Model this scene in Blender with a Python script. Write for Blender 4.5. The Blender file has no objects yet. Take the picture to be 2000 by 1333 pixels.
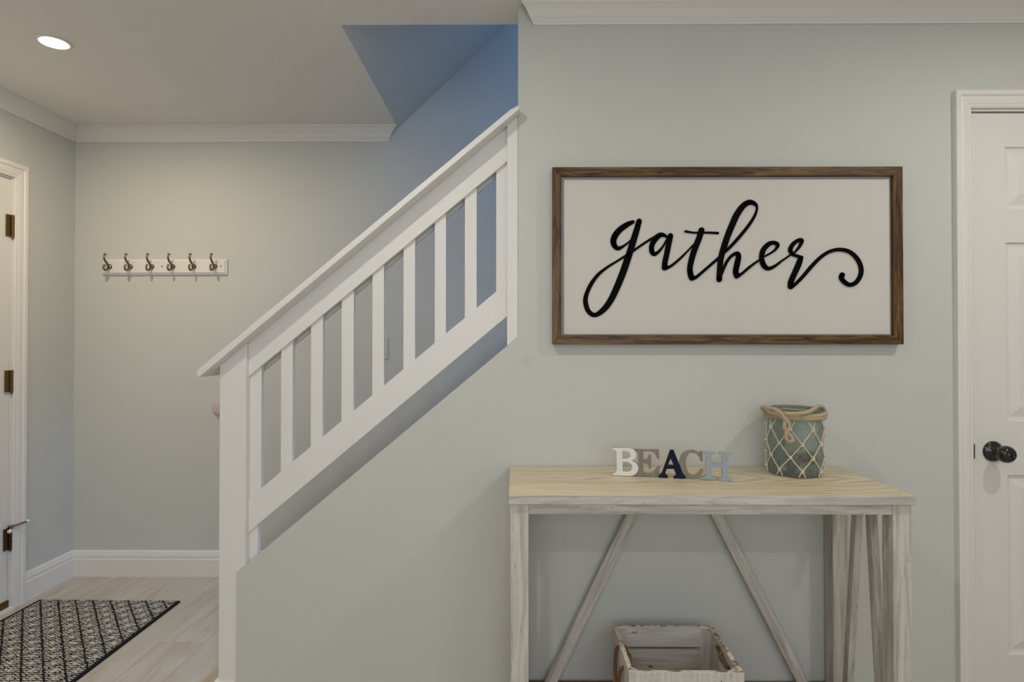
import bpy, bmesh, math, random
from mathutils import Vector, Matrix, noise
random.seed(4)
PI = math.pi
sc = bpy.context.scene
COL = sc.collection

# ------------------------------------------------------------------ camera, exposure
F = 1150.0; CAM = Vector((0, -1.986, 1.25)); YAW = math.radians(.40); TILT = math.radians(.55)
SY = (1.5 - F*math.tan(TILT))/2000.0
cd = bpy.data.cameras.new('camera'); cam = bpy.data.objects.new('camera', cd); COL.objects.link(cam)
cd.sensor_width = 36; cd.lens = F*36/2000; cd.shift_y = SY; cd.clip_start = .02; cd.clip_end = 60
cam.location = CAM; cam.rotation_euler = (PI/2+TILT, 0, YAW); sc.camera = cam
vs = sc.view_settings
vs.view_transform = 'Standard'; vs.look = 'None'; vs.gamma = 1; vs.use_curve_mapping = False
vs.exposure = 0.82
sc.display_settings.display_device = 'sRGB'

# world: dim daylight outside the closed rooms
w = bpy.data.worlds.new('World'); sc.world = w; w.use_nodes = True
w.node_tree.nodes['Background'].inputs[0].default_value = (.55, .68, .9, 1)
w.node_tree.nodes['Background'].inputs[1].default_value = .5

# light settings
LAMP_HALL, LAMP_ROOM, LAMP_REAR = 330, 270, 230          # emission strength of the downlight lenses
CEIL = 2.396
def area(name, loc, rot, sx, sy, power, color):
    l = bpy.data.lights.new(name, 'AREA'); l.shape = 'RECTANGLE'; l.size = sx; l.size_y = sy
    l.energy = power; l.color = color
    o = bpy.data.objects.new(name, l); COL.objects.link(o); o.location = loc; o.rotation_euler = rot
    return o
# daylight of the big window in the wall behind the camera and of the window at the head of the stairs
area('window_daylight', (.3, -3.78, 1.45), (PI/2, 0, 0), 3.2, 1.5, 12.5, (.93, .97, 1.0))
area('stair_window_daylight', (1.75, .62, 4.45), (math.radians(12), math.radians(6), 0), 1.1, .8, 42, (.25, .47, 1.0)).data.spread = math.radians(100)

R3 = Matrix.Rotation(YAW, 3, 'Z')
FW = R3 @ Vector((0, math.cos(TILT), math.sin(TILT))); RT = R3 @ Vector((1, 0, 0)); UP = R3 @ Vector((0, -math.sin(TILT), math.cos(TILT)))
def ray(px, py):
    return FW + RT*((px-1000)/F) + UP*((-(py-666.5)+2000*SY)/F)
def P(px, py, Y=0.0):                  # point of the photo lying in the upright plane y = Y
    d = ray(px, py); t = (Y-CAM.y)/d.y
    return CAM + d*t
def PZ(px, py, z):
    d = ray(px, py); t = (z-CAM.z)/d.z
    return CAM + d*t

# ------------------------------------------------------------------ materials
def nm(name):
    m = bpy.data.materials.new(name); m.use_nodes = True
    nt = m.node_tree; b = nt.nodes['Principled BSDF']
    return m, nt, b
def node(nt, t, **k):
    n = nt.nodes.new(t)
    for a, v in k.items(): setattr(n, a, v)
    return n
def lk(nt, a, b): nt.links.new(a, b)
def ramp(nt, stops, interp='LINEAR'):
    r = node(nt, 'ShaderNodeValToRGB'); e = r.color_ramp.elements; r.color_ramp.interpolation = interp
    while len(e) < len(stops): e.new(.5)
    for i, (p, c) in enumerate(stops):
        e[i].position = p; e[i].color = (*c, 1) if len(c) == 3 else c
    return r
def math_(nt, op, a=None, b=None, c=None):
    n = node(nt, 'ShaderNodeMath', operation=op)
    for i, v in enumerate((a, b, c)):
        if v is None: continue
        if isinstance(v, (int, float)): n.inputs[i].default_value = v
        else: lk(nt, v, n.inputs[i])
    return n.outputs[0]
def simple(name, col, rough=.5, metal=0, spec=.5, bump=None, coat=0):
    m, nt, b = nm(name)
    b.inputs['Base Color'].default_value = (*col, 1); b.inputs['Roughness'].default_value = rough
    b.inputs['Metallic'].default_value = metal; b.inputs['Specular IOR Level'].default_value = spec
    b.inputs['Coat Weight'].default_value = coat
    if bump:
        sc_, st, dist = bump
        tc = node(nt, 'ShaderNodeTexCoord'); n = node(nt, 'ShaderNodeTexNoise'); n.inputs['Scale'].default_value = sc_; n.inputs['Detail'].default_value = 4
        bp = node(nt, 'ShaderNodeBump'); bp.inputs['Strength'].default_value = st; bp.inputs['Distance'].default_value = dist
        lk(nt, tc.outputs['Object'], n.inputs['Vector']); lk(nt, n.outputs['Fac'], bp.inputs['Height']); lk(nt, bp.outputs[0], b.inputs['Normal'])
    return m
def paint(name, col, var=.02, rough=.6, spots=()):
    m, nt, b = nm(name)
    tc = node(nt, 'ShaderNodeTexCoord'); n = node(nt, 'ShaderNodeTexNoise'); n.inputs['Scale'].default_value = 1.3; n.inputs['Detail'].default_value = 3
    lk(nt, tc.outputs['Object'], n.inputs['Vector'])
    r = ramp(nt, [(.3, tuple(c*(1-var) for c in col)), (.7, tuple(c*(1+var) for c in col))]); lk(nt, n.outputs['Fac'], r.inputs[0])
    out = r.outputs[0]
    for (x, y, z, rad, dk) in spots:                 # small touched-up patch on the wall
        v = node(nt, 'ShaderNodeVectorMath', operation='DISTANCE'); v.inputs[1].default_value = (x, y, z); lk(nt, tc.outputs['Object'], v.inputs[0])
        mr = node(nt, 'ShaderNodeMapRange'); mr.inputs[1].default_value = rad*.6; mr.inputs[2].default_value = rad*1.3; mr.inputs[3].default_value = 1-dk; mr.inputs[4].default_value = 1
        lk(nt, v.outputs['Value'], mr.inputs[0])
        mx = node(nt, 'ShaderNodeVectorMath', operation='SCALE'); lk(nt, out, mx.inputs[0]); lk(nt, mr.outputs[0], mx.inputs['Scale']); out = mx.outputs[0]
    lk(nt, out, b.inputs['Base Color'])
    b.inputs['Roughness'].default_value = rough; b.inputs['Specular IOR Level'].default_value = .3
    n2 = node(nt, 'ShaderNodeTexNoise'); n2.inputs['Scale'].default_value = 260; n2.inputs['Detail'].default_value = 2
    lk(nt, tc.outputs['Object'], n2.inputs['Vector'])
    bp = node(nt, 'ShaderNodeBump'); bp.inputs['Strength'].default_value = .12; bp.inputs['Distance'].default_value = .001
    lk(nt, n2.outputs['Fac'], bp.inputs['Height']); lk(nt, bp.outputs[0], b.inputs['Normal'])
    return m
def wood(name, stops, along=2.2, across=45, detail=6, dist=.6, rough=.55, streak=None, bumpd=.0006, ring=None):
    """grain follows the per-object 'grain' attribute: x along the board, y and z across it"""
    m, nt, b = nm(name)
    at = node(nt, 'ShaderNodeAttribute'); at.attribute_name = 'grain'
    mp = node(nt, 'ShaderNodeMapping'); mp.inputs['Scale'].default_value = (along, across, across); lk(nt, at.outputs['Vector'], mp.inputs[0])
    n = node(nt, 'ShaderNodeTexNoise'); n.inputs['Scale'].default_value = 1; n.inputs['Detail'].default_value = detail; n.inputs['Roughness'].default_value = .62; n.inputs['Distortion'].default_value = dist
    lk(nt, mp.outputs[0], n.inputs['Vector'])
    r = ramp(nt, stops); fac = n.outputs['Fac']
    if ring:
        mp3 = node(nt, 'ShaderNodeMapping'); mp3.inputs['Scale'].default_value = ring[0]; mp3.inputs['Location'].default_value = (0, 1.55, 0); lk(nt, at.outputs['Vector'], mp3.inputs[0])
        wv = node(nt, 'ShaderNodeTexWave', wave_type='RINGS', rings_direction='Z'); wv.inputs['Scale'].default_value = ring[1]; wv.inputs['Distortion'].default_value = ring[2]; wv.inputs['Detail'].default_value = 3; wv.inputs['Detail Scale'].default_value = 1.6
        lk(nt, mp3.outputs[0], wv.inputs['Vector'])
        fac = math_(nt, 'ADD', math_(nt, 'MULTIPLY', fac, 1-ring[3]), math_(nt, 'MULTIPLY', wv.outputs['Fac'], ring[3]))
    lk(nt, fac, r.inputs[0]); out = r.outputs[0]
    if streak:                                     # sparse dark pores / rubbed-through streaks
        col, al, ac, lo, hi = streak
        mp2 = node(nt, 'ShaderNodeMapping'); mp2.inputs['Scale'].default_value = (al, ac, ac); lk(nt, at.outputs['Vector'], mp2.inputs[0])
        n2 = node(nt, 'ShaderNodeTexNoise'); n2.inputs['Scale'].default_value = 1; n2.inputs['Detail'].default_value = 5; n2.inputs['Roughness'].default_value = .6
        lk(nt, mp2.outputs[0], n2.inputs['Vector'])
        mr = node(nt, 'ShaderNodeMapRange'); mr.inputs[1].default_value = lo; mr.inputs[2].default_value = hi; lk(nt, n2.outputs['Fac'], mr.inputs[0])
        mx = node(nt, 'ShaderNodeMix', data_type='RGBA'); lk(nt, mr.outputs[0], mx.inputs[0]); lk(nt, out, mx.inputs[6]); mx.inputs[7].default_value = (*col, 1)
        out = mx.outputs[2]
    lk(nt, out, b.inputs['Base Color']); b.inputs['Roughness'].default_value = rough; b.inputs['Specular IOR Level'].default_value = .35
    bp = node(nt, 'ShaderNodeBump'); bp.inputs['Strength'].default_value = .5; bp.inputs['Distance'].default_value = bumpd
    lk(nt, n.outputs['Fac'], bp.inputs['Height']); lk(nt, bp.outputs[0], b.inputs['Normal'])
    return m

spot = P(1028, 705)
M = {}
M['wall'] = paint('pale_seafoam_wall_paint', (.600, .608, .570), .012, .65, spots=[(spot.x, spot.y, spot.z, .017, .07)])
M['ceiling'] = paint('ceiling_paint', (.80, .785, .755), .01, .8)
M['trim'] = simple('white_trim_paint', (.79, .765, .725), .42, spec=.4, bump=(35, .15, .0004))
M['rail'] = simple('white_railing_paint', (.80, .785, .76), .4, spec=.4, bump=(40, .2, .0005))
M['door'] = simple('white_door_paint', (.77, .75, .71), .38, spec=.4, bump=(60, .12, .0003))
M['bronze'] = simple('oil_rubbed_bronze', (.085, .05, .022), .34, metal=.8, bump=(220, .5, .0006))
M['brass'] = simple('worn_hinge_brass', (.17, .10, .035), .38, metal=.85)
M['black_gloss'] = simple('glossy_black_metal', (.012, .011, .011), .13, metal=.3, spec=.6, coat=.5)
M['nickel'] = simple('antique_nickel', (.24, .195, .13), .24, metal=1)
M['rubber'] = simple('white_rubber', (.75, .74, .70), .55)
M['board'] = simple('sign_board', (.66, .625, .58), .55, spec=.2, bump=(90, .15, .0003))
M['liner_shade'] = simple('sign_liner_shade', (.46, .44, .42), .6)  # darker grey paints in the shadow of the groove round the board
M['black'] = simple('black_letter_paint', (.0025, .0025, .0025), .7, spec=.06, bump=(150, .3, .0004))
M['rope'] = simple('jute_rope', (.50, .405, .28), .85, spec=.1, bump=(350, .8, .0008))
M['rope_dark'] = simple('dark_jute_rope', (.19, .11, .05), .85, spec=.1, bump=(350, .8, .0008))
M['cord'] = simple('cream_cord', (.72, .64, .51), .8, spec=.1, bump=(500, .6, .0005))
M['disc'] = simple('white_plastic', (.56, .50, .50), .45)
M['switch'] = simple('ivory_switch_plastic', (.62, .58, .50), .4)
M['dark'] = simple('dark_screw', (.03, .028, .025), .5)
M['white_letter'] = simple('white_letter_face', (.80, .79, .77), .5)
M['navy'] = simple('navy_letter_face', (.004, .009, .030), .6, spec=.2)
M['blue_letter'] = simple('pale_blue_letter_face', (.33, .385, .42), .5)
M['mdf'] = simple('cut_edge_wood', (.60, .47, .29), .65)
M['walnut'] = wood('stained_frame_wood', [(.30, (.030, .013, .005)), (.45, (.075, .037, .012)), (.56, (.15, .080, .026)), (.72, (.23, .13, .043))], 5, 60, 7, 1.2, .42,
                   streak=((.016, .008, .006), 9, 130, .56, .66))
M['taupe'] = wood('weathered_taupe', [(.3, (.17, .15, .12)), (.7, (.32, .285, .235))], 12, 180, 5, .3, .6)
M['whitewash'] = wood('whitewashed_wood', [(.28, (.33, .30, .265)), (.42, (.46, .425, .375)), (.55, (.60, .565, .51)), (.75, (.67, .64, .59))], 3.2, 42, 8, .8, .55,
                      streak=((.20, .175, .15), 22, 260, .60, .74))
M['tabletop'] = wood('whitewashed_table_top', [(.25, (.42, .34, .225)), (.40, (.62, .53, .37)), (.52, (.70, .61, .44)), (.75, (.75, .67, .51))], 3.0, 40, 8, 1.0, .42,
                     streak=((.42, .34, .23), 5, 100, .60, .76), ring=((1.1, 9.0, 9.0), 2.3, 3.5, .30))
M['shelf'] = wood('shelf_wood', [(.3, (.10, .035, .022)), (.7, (.20, .08, .05))], 3, 40)
M['crate'] = wood('distressed_white_crate', [(.30, (.40, .36, .32)), (.45, (.56, .52, .475)), (.70, (.67, .635, .585))], 6, 90, 7, .5, .7,
                  streak=((.19, .125, .065), 16, 26, .665, .70))
M['crate_rough'] = wood('rough_sawn_white_crate', [(.30, (.42, .385, .33)), (.48, (.60, .56, .50)), (.70, (.70, .665, .61))], 140, 14, 6, .5, .75,
                  streak=((.22, .14, .07), 40, 40, .66, .70), bumpd=.002)
M['crate_edge'] = wood('worn_crate_edge', [(.35, (.66, .60, .50)), (.7, (.78, .73, .64))], 8, 60, 6, .4, .6,
                  streak=((.27, .165, .07), 38, 60, .53, .56))
def floor_material():
    m, nt, b = nm('whitewashed_oak_planks')
    tc = node(nt, 'ShaderNodeTexCoord'); mp = node(nt, 'ShaderNodeMapping'); mp.inputs['Rotation'].default_value = (0, 0, PI/2)
    lk(nt, tc.outputs['Object'], mp.inputs[0])
    br = node(nt, 'ShaderNodeTexBrick'); br.inputs['Scale'].default_value = 1; br.inputs['Brick Width'].default_value = 1.25; br.inputs['Row Height'].default_value = .185
    br.inputs['Mortar Size'].default_value = .0014; br.inputs['Color1'].default_value = (.0, .0, .0, 1); br.inputs['Color2'].default_value = (1, 1, 1, 1); br.inputs['Mortar'].default_value = (.5, .5, .5, 1)
    br.offset = .37
    lk(nt, mp.outputs[0], br.inputs['Vector'])
    mg = node(nt, 'ShaderNodeMapping'); mg.inputs['Scale'].default_value = (14, 1.6, 1); lk(nt, tc.outputs['Object'], mg.inputs[0])
    ad = node(nt, 'ShaderNodeVectorMath', operation='MULTIPLY_ADD'); lk(nt, br.outputs['Color'], ad.inputs[0]); ad.inputs[1].default_value = (7, 5, 3); lk(nt, mg.outputs[0], ad.inputs[2])
    n = node(nt, 'ShaderNodeTexNoise'); n.inputs['Scale'].default_value = 1; n.inputs['Detail'].default_value = 7; n.inputs['Roughness'].default_value = .6; n.inputs['Distortion'].default_value = 1.2
    lk(nt, ad.outputs[0], n.inputs['Vector'])
    r = ramp(nt, [(.28, (.40, .335, .25)), (.45, (.49, .43, .335)), (.62, (.55, .495, .40)), (.8, (.58, .53, .435))]); lk(nt, n.outputs['Fac'], r.inputs[0])
    mx = node(nt, 'ShaderNodeMix', data_type='RGBA'); lk(nt, br.outputs['Fac'], mx.inputs[0]); lk(nt, r.outputs[0], mx.inputs[6]); mx.inputs[7].default_value = (.36, .30, .24, 1)
    lk(nt, mx.outputs[2], b.inputs['Base Color']); b.inputs['Roughness'].default_value = .38; b.inputs['Specular IOR Level'].default_value = .35
    bp = node(nt, 'ShaderNodeBump'); bp.inputs['Strength'].default_value = .3; bp.inputs['Distance'].default_value = .0006; lk(nt, n.outputs['Fac'], bp.inputs['Height']); lk(nt, bp.outputs[0], b.inputs['Normal'])
    return m
M['floor'] = floor_material()
def rug_material():
    """cream on black weave: lattice of lozenges filled with wavy lines round a cream dash"""
    m, nt, b = nm('woven_rug')
    tc = node(nt, 'ShaderNodeTexCoord')
    nz = node(nt, 'ShaderNodeTexNoise'); nz.inputs['Scale'].default_value = 60; nz.inputs['Detail'].default_value = 2; lk(nt, tc.outputs['Object'], nz.inputs['Vector'])
    sub = node(nt, 'ShaderNodeVectorMath', operation='SUBTRACT'); lk(nt, nz.outputs['Color'], sub.inputs[0]); sub.inputs[1].default_value = (.5, .5, .5)
    off = node(nt, 'ShaderNodeVectorMath', operation='SCALE'); lk(nt, sub.outputs[0], off.inputs[0]); off.inputs['Scale'].default_value = .016
    add = node(nt, 'ShaderNodeVectorMath', operation='ADD'); lk(nt, tc.outputs['Object'], add.inputs[0]); lk(nt, off.outputs[0], add.inputs[1])
    sx = node(nt, 'ShaderNodeSeparateXYZ'); lk(nt, add.outputs[0], sx.inputs[0])
    X, Y = sx.outputs[0], sx.outputs[1]
    cw, ch = .085, .100
    u = math_(nt, 'DIVIDE', X, cw); v = math_(nt, 'DIVIDE', Y, ch)
    a = math_(nt, 'ADD', u, v); c = math_(nt, 'SUBTRACT', u, v)          # skewed lattice axes
    fa = math_(nt, 'ABSOLUTE', math_(nt, 'SUBTRACT', math_(nt, 'FRACT', a), .5)); fc = math_(nt, 'ABSOLUTE', math_(nt, 'SUBTRACT', math_(nt, 'FRACT', c), .5))
    edge = math_(nt, 'MAXIMUM', fa, math_(nt, 'MULTIPLY', fc, .97))                                   # 0 centre .. .5 lozenge edge
    # wavy lines running across
    wob = math_(nt, 'MULTIPLY', math_(nt, 'SINE', math_(nt, 'MULTIPLY', X, 300)), .75)
    lines = math_(nt, 'SINE', math_(nt, 'ADD', math_(nt, 'MULTIPLY', Y, 2*PI/.0128), wob))
    l01 = math_(nt, 'MULTIPLY_ADD', lines, .5, .5)
    cen = node(nt, 'ShaderNodeMapRange'); cen.inputs[1].default_value = .15; cen.inputs[2].default_value = .09; lk(nt, edge, cen.inputs[0])
    bord = node(nt, 'ShaderNodeMapRange'); bord.inputs[1].default_value = .41; bord.inputs[2].default_value = .47; bord.inputs[3].default_value = 1; bord.inputs[4].default_value = .30; lk(nt, edge, bord.inputs[0])
    val = math_(nt, 'MULTIPLY', math_(nt, 'MAXIMUM', l01, cen.outputs[0]), bord.outputs[0])
    r = ramp(nt, [(.44, (.018, .017, .018)), (.55, (.58, .53, .43))]); lk(nt, val, r.inputs[0])
    lk(nt, r.outputs[0], b.inputs['Base Color']); b.inputs['Roughness'].default_value = .9; b.inputs['Specular IOR Level'].default_value = .1
    bp = node(nt, 'ShaderNodeBump'); bp.inputs['Strength'].default_value = .6; bp.inputs['Distance'].default_value = .002; lk(nt, val, bp.inputs['Height']); lk(nt, bp.outputs[0], b.inputs['Normal'])
    return m
M['rug'] = rug_material()
M['rug_edge'] = simple('black_rug_binding', (.016, .012, .012), .8, spec=.15, bump=(300, .8, .001))
def glass_material():
    m, nt, b = nm('sea_glass')
    b.inputs['Base Color'].default_value = (.80, .88, .84, 1); b.inputs['Transmission Weight'].default_value = .93
    b.inputs['Roughness'].default_value = .06; b.inputs['IOR'].default_value = 1.27
    tc = node(nt, 'ShaderNodeTexCoord'); n = node(nt, 'ShaderNodeTexNoise'); n.inputs['Scale'].default_value = 75; n.inputs['Detail'].default_value = 2; n.inputs['Distortion'].default_value = 1.8
    lk(nt, tc.outputs['Object'], n.inputs['Vector'])
    bp = node(nt, 'ShaderNodeBump'); bp.inputs['Strength'].default_value = .9; bp.inputs['Distance'].default_value = .004; lk(nt, n.outputs['Fac'], bp.inputs['Height']); lk(nt, bp.outputs[0], b.inputs['Normal'])
    return m
M['glass'] = glass_material()
def shell_material(name, c1, c2, sc_=40):
    m, nt, b = nm(name)
    tc = node(nt, 'ShaderNodeTexCoord'); wv = node(nt, 'ShaderNodeTexWave'); wv.inputs['Scale'].default_value = sc_; wv.inputs['Distortion'].default_value = 3; lk(nt, tc.outputs['Object'], wv.inputs['Vector'])
    r = ramp(nt, [(.2, c1), (.8, c2)]); lk(nt, wv.outputs['Fac'], r.inputs[0]); lk(nt, r.outputs[0], b.inputs['Base Color']); b.inputs['Roughness'].default_value = .5
    return m
M['shell_brown'] = shell_material('brown_shell', (.13, .075, .028), (.36, .25, .12), 55)
M['shell_tan'] = shell_material('tan_shell', (.42, .34, .20), (.66, .58, .42), 45)
M['shell_grey'] = shell_material('grey_shell', (.30, .32, .30), (.55, .57, .54), 40)
def emit(name, col, s):
    m = bpy.data.materials.new(name); m.use_nodes = True; nt = m.node_tree; nt.nodes.clear()
    e = node(nt, 'ShaderNodeEmission'); e.inputs[0].default_value = (*col, 1); e.inputs[1].default_value = s
    o = node(nt, 'ShaderNodeOutputMaterial'); lk(nt, e.outputs[0], o.inputs[0]); return m
M['lamp_hall'] = emit('hall_lamp_lens', (1, .84, .62), LAMP_HALL)
M['lamp_rear'] = emit('rear_lamp_lens', (1, .93, .83), LAMP_REAR)
M['lamp_room'] = emit('room_lamp_lens', (1, .93, .82), LAMP_ROOM)

# ------------------------------------------------------------------ mesh helpers
def link(name, me, mats, parent=None, bevel=0, smooth=False, grain=None):
    o = bpy.data.objects.new(name, me); COL.objects.link(o)
    for m in (mats if isinstance(mats, (list, tuple)) else [mats]): me.materials.append(m)
    if parent: o.parent = parent
    if grain is not None:
        ax, seed = grain; ax = Vector(ax).normalized()
        a1 = ax.orthogonal().normalized() if abs(ax.z) < .99 and abs(ax.x) < .99 and abs(ax.y) < .99 else (Vector((0, 1, 0)) if abs(ax.y) < .5 else Vector((1, 0, 0)))
        a2 = ax.cross(a1)
        at = me.attributes.new('grain', 'FLOAT_VECTOR', 'POINT')
        for v in me.vertices:
            at.data[v.index].vector = (v.co.dot(ax)+seed*3.7, v.co.dot(a1)+seed*1.3, v.co.dot(a2)+seed*.7)
    if smooth:
        for p in me.polygons: p.use_smooth = True
    if bevel:
        b = o.modifiers.new('bevel', 'BEVEL'); b.width = bevel; b.segments = 2; b.limit_method = 'ANGLE'; b.angle_limit = math.radians(35)
    return o
def mesh_of(bm, name='mesh'):
    bmesh.ops.recalc_face_normals(bm, faces=bm.faces)
    me = bpy.data.meshes.new(name); bm.to_mesh(me); bm.free(); return me
def add_box(bm, x0, x1, y0, y1, z0, z1):
    vs_ = [bm.verts.new((x, y, z)) for x in (x0, x1) for y in (y0, y1) for z in (z0, z1)]
    for f in ((0, 1, 3, 2), (4, 6, 7, 5), (0, 4, 5, 1), (2, 3, 7, 6), (0, 2, 6, 4), (1, 5, 7, 3)): bm.faces.new([vs_[i] for i in f])
def box(name, x0, x1, y0, y1, z0, z1, mat, parent=None, bevel=0, grain=None):
    bm = bmesh.new(); add_box(bm, x0, x1, y0, y1, z0, z1)
    return link(name, mesh_of(bm, name), mat, parent, bevel, grain=grain)
def add_prism(bm, pts, y0, y1, mapf=None):
    """polygon in x,z pushed through y0..y1"""
    mapf = mapf or (lambda u, v, y: Vector((u, y, v)))
    a = [bm.verts.new(mapf(u, v, y0)) for u, v in pts]; b_ = [bm.verts.new(mapf(u, v, y1)) for u, v in pts]
    n = len(pts)
    f1 = bm.faces.new(a); f2 = bm.faces.new(list(reversed(b_)))
    for i in range(n): bm.faces.new((a[i], b_[i], b_[(i+1) % n], a[(i+1) % n]))
    f1.normal_update(); f2.normal_update()
    bmesh.ops.triangulate(bm, faces=[f1, f2], ngon_method='EAR_CLIP')
def prism(name, pts, y0, y1, mat, parent=None, bevel=0, grain=None, mapf=None):
    bm = bmesh.new(); add_prism(bm, pts, y0, y1, mapf)
    return link(name, mesh_of(bm, name), mat, parent, bevel, grain=grain)
def add_beam(bm, a, b, w, h, side=Vector((0, 1, 0))):
    """bar from a to b; w across 'side', h in the remaining direction"""
    a, b = Vector(a), Vector(b); d = (b-a).normalized(); s = (side - d*side.dot(d)).normalized(); u = d.cross(s)
    vs_ = []
    for p in (a, b):
        for i, j in ((-1, -1), (1, -1), (1, 1), (-1, 1)): vs_.append(bm.verts.new(p + s*(w/2*i) + u*(h/2*j)))
    bm.faces.new(vs_[0:4]); bm.faces.new(vs_[7:3:-1])
    for i in range(4): bm.faces.new((vs_[i], vs_[4+i], vs_[4+(i+1) % 4], vs_[(i+1) % 4]))
def add_lathe(bm, prof, center=(0, 0, 0), axis='Z', n=48, wob=None):
    c = Vector(center); rings = []
    for r, h in prof:
        ring = []
        for i in range(n):
            t = 2*PI*i/n; rr = r
            if wob and r > 1e-6: rr = r + wob(t, h)
            if axis == 'Z': p = Vector((rr*math.cos(t), rr*math.sin(t), h))
            elif axis == 'Y': p = Vector((rr*math.cos(t), h, rr*math.sin(t)))
            else: p = Vector((h, rr*math.cos(t), rr*math.sin(t)))
            ring.append(bm.verts.new(c+p))
        rings.append(ring)
    for a, b in zip(rings, rings[1:]):
        for i in range(n): bm.faces.new((a[i], a[(i+1) % n], b[(i+1) % n], b[i]))
    for r in (rings[0], rings[-1]):
        bm.faces.new(r)
    bmesh.ops.remove_doubles(bm, verts=bm.verts, dist=1e-6)
def lathe(name, prof, center, axis, mat, parent=None, n=48, smooth=True, wob=None):
    bm = bmesh.new(); add_lathe(bm, prof, center, axis, n, wob)
    return link(name, mesh_of(bm, name), mat, parent, smooth=smooth)
def catmull(pts, per=8, closed=False):
    out = []; n = len(pts); V = [Vector(p) for p in pts]
    rng = n if closed else n-1
    for i in range(rng):
        if closed: p0, p1, p2, p3 = V[(i-1) % n], V[i], V[(i+1) % n], V[(i+2) % n]
        else: p0, p1, p2, p3 = V[max(i-1, 0)], V[i], V[i+1], V[min(i+2, n-1)]
        for k in range(per):
            t = k/per
            out.append(.5*((2*p1)+(p2-p0)*t+(2*p0-5*p1+4*p2-p3)*t*t+(3*p1-p0-3*p2+p3)*t**3))
    if not closed: out.append(V[-1])
    return out
def frames(path, closed=False):
    n = len(path); T = []
    for i in range(n):
        a = path[(i-1) % n] if closed or i > 0 else path[0]; b = path[(i+1) % n] if closed or i < n-1 else path[-1]
        T.append((b-a).normalized())
    N = [T[0].orthogonal().normalized()]
    for i in range(1, n):
        v = N[-1] - T[i]*N[-1].dot(T[i]); N.append(v.normalized() if v.length > 1e-9 else T[i].orthogonal().normalized())
    return T, N
def add_tube(bm, path, r, seg=8, closed=False, caps=True):
    """r is a number or a list of radii"""
    T, N = frames(path, closed); rings = []
    for i, p in enumerate(path):
        B = T[i].cross(N[i]); rr = r[i] if isinstance(r, (list, tuple)) else r
        rings.append([bm.verts.new(p + (N[i]*math.cos(2*PI*k/seg)+B*math.sin(2*PI*k/seg))*rr) for k in range(seg)])
    m = len(rings); rg = m if closed else m-1
    for i in range(rg):
        a, b = rings[i], rings[(i+1) % m]
        sh = 0
        if closed and i == m-1:
            sh = min(range(seg), key=lambda s: (a[0].co-b[s].co).length)
        for k in range(seg): bm.faces.new((a[k], a[(k+1) % seg], b[(k+1+sh) % seg], b[(k+sh) % seg]))
    if not closed and caps: bm.faces.new(rings[0]); bm.faces.new(list(reversed(rings[-1])))
def add_rope(bm, pts, r, pitch, closed=False, strands=3, per=14):
    path = catmull(pts, per, closed); T, N = frames(path, closed)
    L = [0]
    for a, b in zip(path, path[1:]): L.append(L[-1]+(b-a).length)
    for s in range(strands):
        sp = []
        for i, p in enumerate(path):
            a = 2*PI*(L[i]/pitch + s/strands); B = T[i].cross(N[i])
            sp.append(p + (N[i]*math.cos(a)+B*math.sin(a))*r*.5)
        add_tube(bm, sp, r*.56, 7, closed=False)
def empty(name, loc=(0, 0, 0)):
    o = bpy.data.objects.new(name, None); COL.objects.link(o); o.location = loc; o.empty_display_size = .05; return o
def tag(o, label=None, cat=None, group=None, kind=None):
    if label: o['label'] = label
    if cat: o['category'] = cat
    if group: o['group'] = group
    if kind: o['kind'] = kind
    return o
def put(root):
    """children were modelled in world space: move them under the root's own origin"""
    for ch in root.children: ch.matrix_parent_inverse = Matrix.Translation(-Vector(root.location))
    return root
def S(o): return tag(o, kind='structure')

# ------------------------------------------------------------------ room shell
XL, XR, YB, YF = -2.37, 3.3, 1.156, -3.9
WT = .128                                  # thickness of the wall with the sign
XH = -.632                                 # left edge of the stairwell opening
S(box('floor', XL-.1, XR+.1, YF-.1, YB+.1, -.05, 0, M['floor']))
bm = bmesh.new()
add_box(bm, XL-.1, XR+.1, YF-.1, WT, CEIL, CEIL+.12); add_box(bm, XL-.1, XH, WT, YB+.1, CEIL, CEIL+.12)
S(link('ceiling', mesh_of(bm), M['ceiling']))
S(box('wall_back', XL-.1, XR+.1, YB, YB+.1, 0, 5.2, M['wall']))
S(box('wall_right', XR, XR+.1, YF, YB, 0, 2.9, M['wall']))
# wall carrying the sign, with its sloping stair opening and the closet door opening
kl, kc = P(461.5, 1119), P(1012, 658)
DX0, DX1, DZ = P(1898, 700).x, P(1898, 700).x+.80, P(1950, 215).z
pts = [(kl.x, 0), (DX0, 0), (DX0, DZ), (DX1, DZ), (DX1, 0), (XR, 0), (XR, CEIL), (kc.x, CEIL), (kc.x, kc.z), (kl.x, kl.z)]
S(prism('wall_middle', pts, 0, WT, M['wall']))
S(box('wall_upper', XH, XR, 0, WT, CEIL+.12, 5.2, M['wall']))
# sloping ceiling over the stairs and the end of the stairwell
sl = math.tan(math.radians(43.5))
zt = CEIL; x_top = XH+(4.9-zt)/sl
S(prism('ceiling_stairwell', [(XH, zt), (XH-.12, zt+.12), (x_top-.12, 5.02), (XR, 5.02), (XR, 4.9), (x_top, 4.9)], WT, YB, M['wall']))
S(prism('wall_stairwell_end', [(XR, 2.9), (XR+.1, 2.9), (XR+.1, 5.2), (XR, 5.2)], WT, YB, M['wall']))
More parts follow.
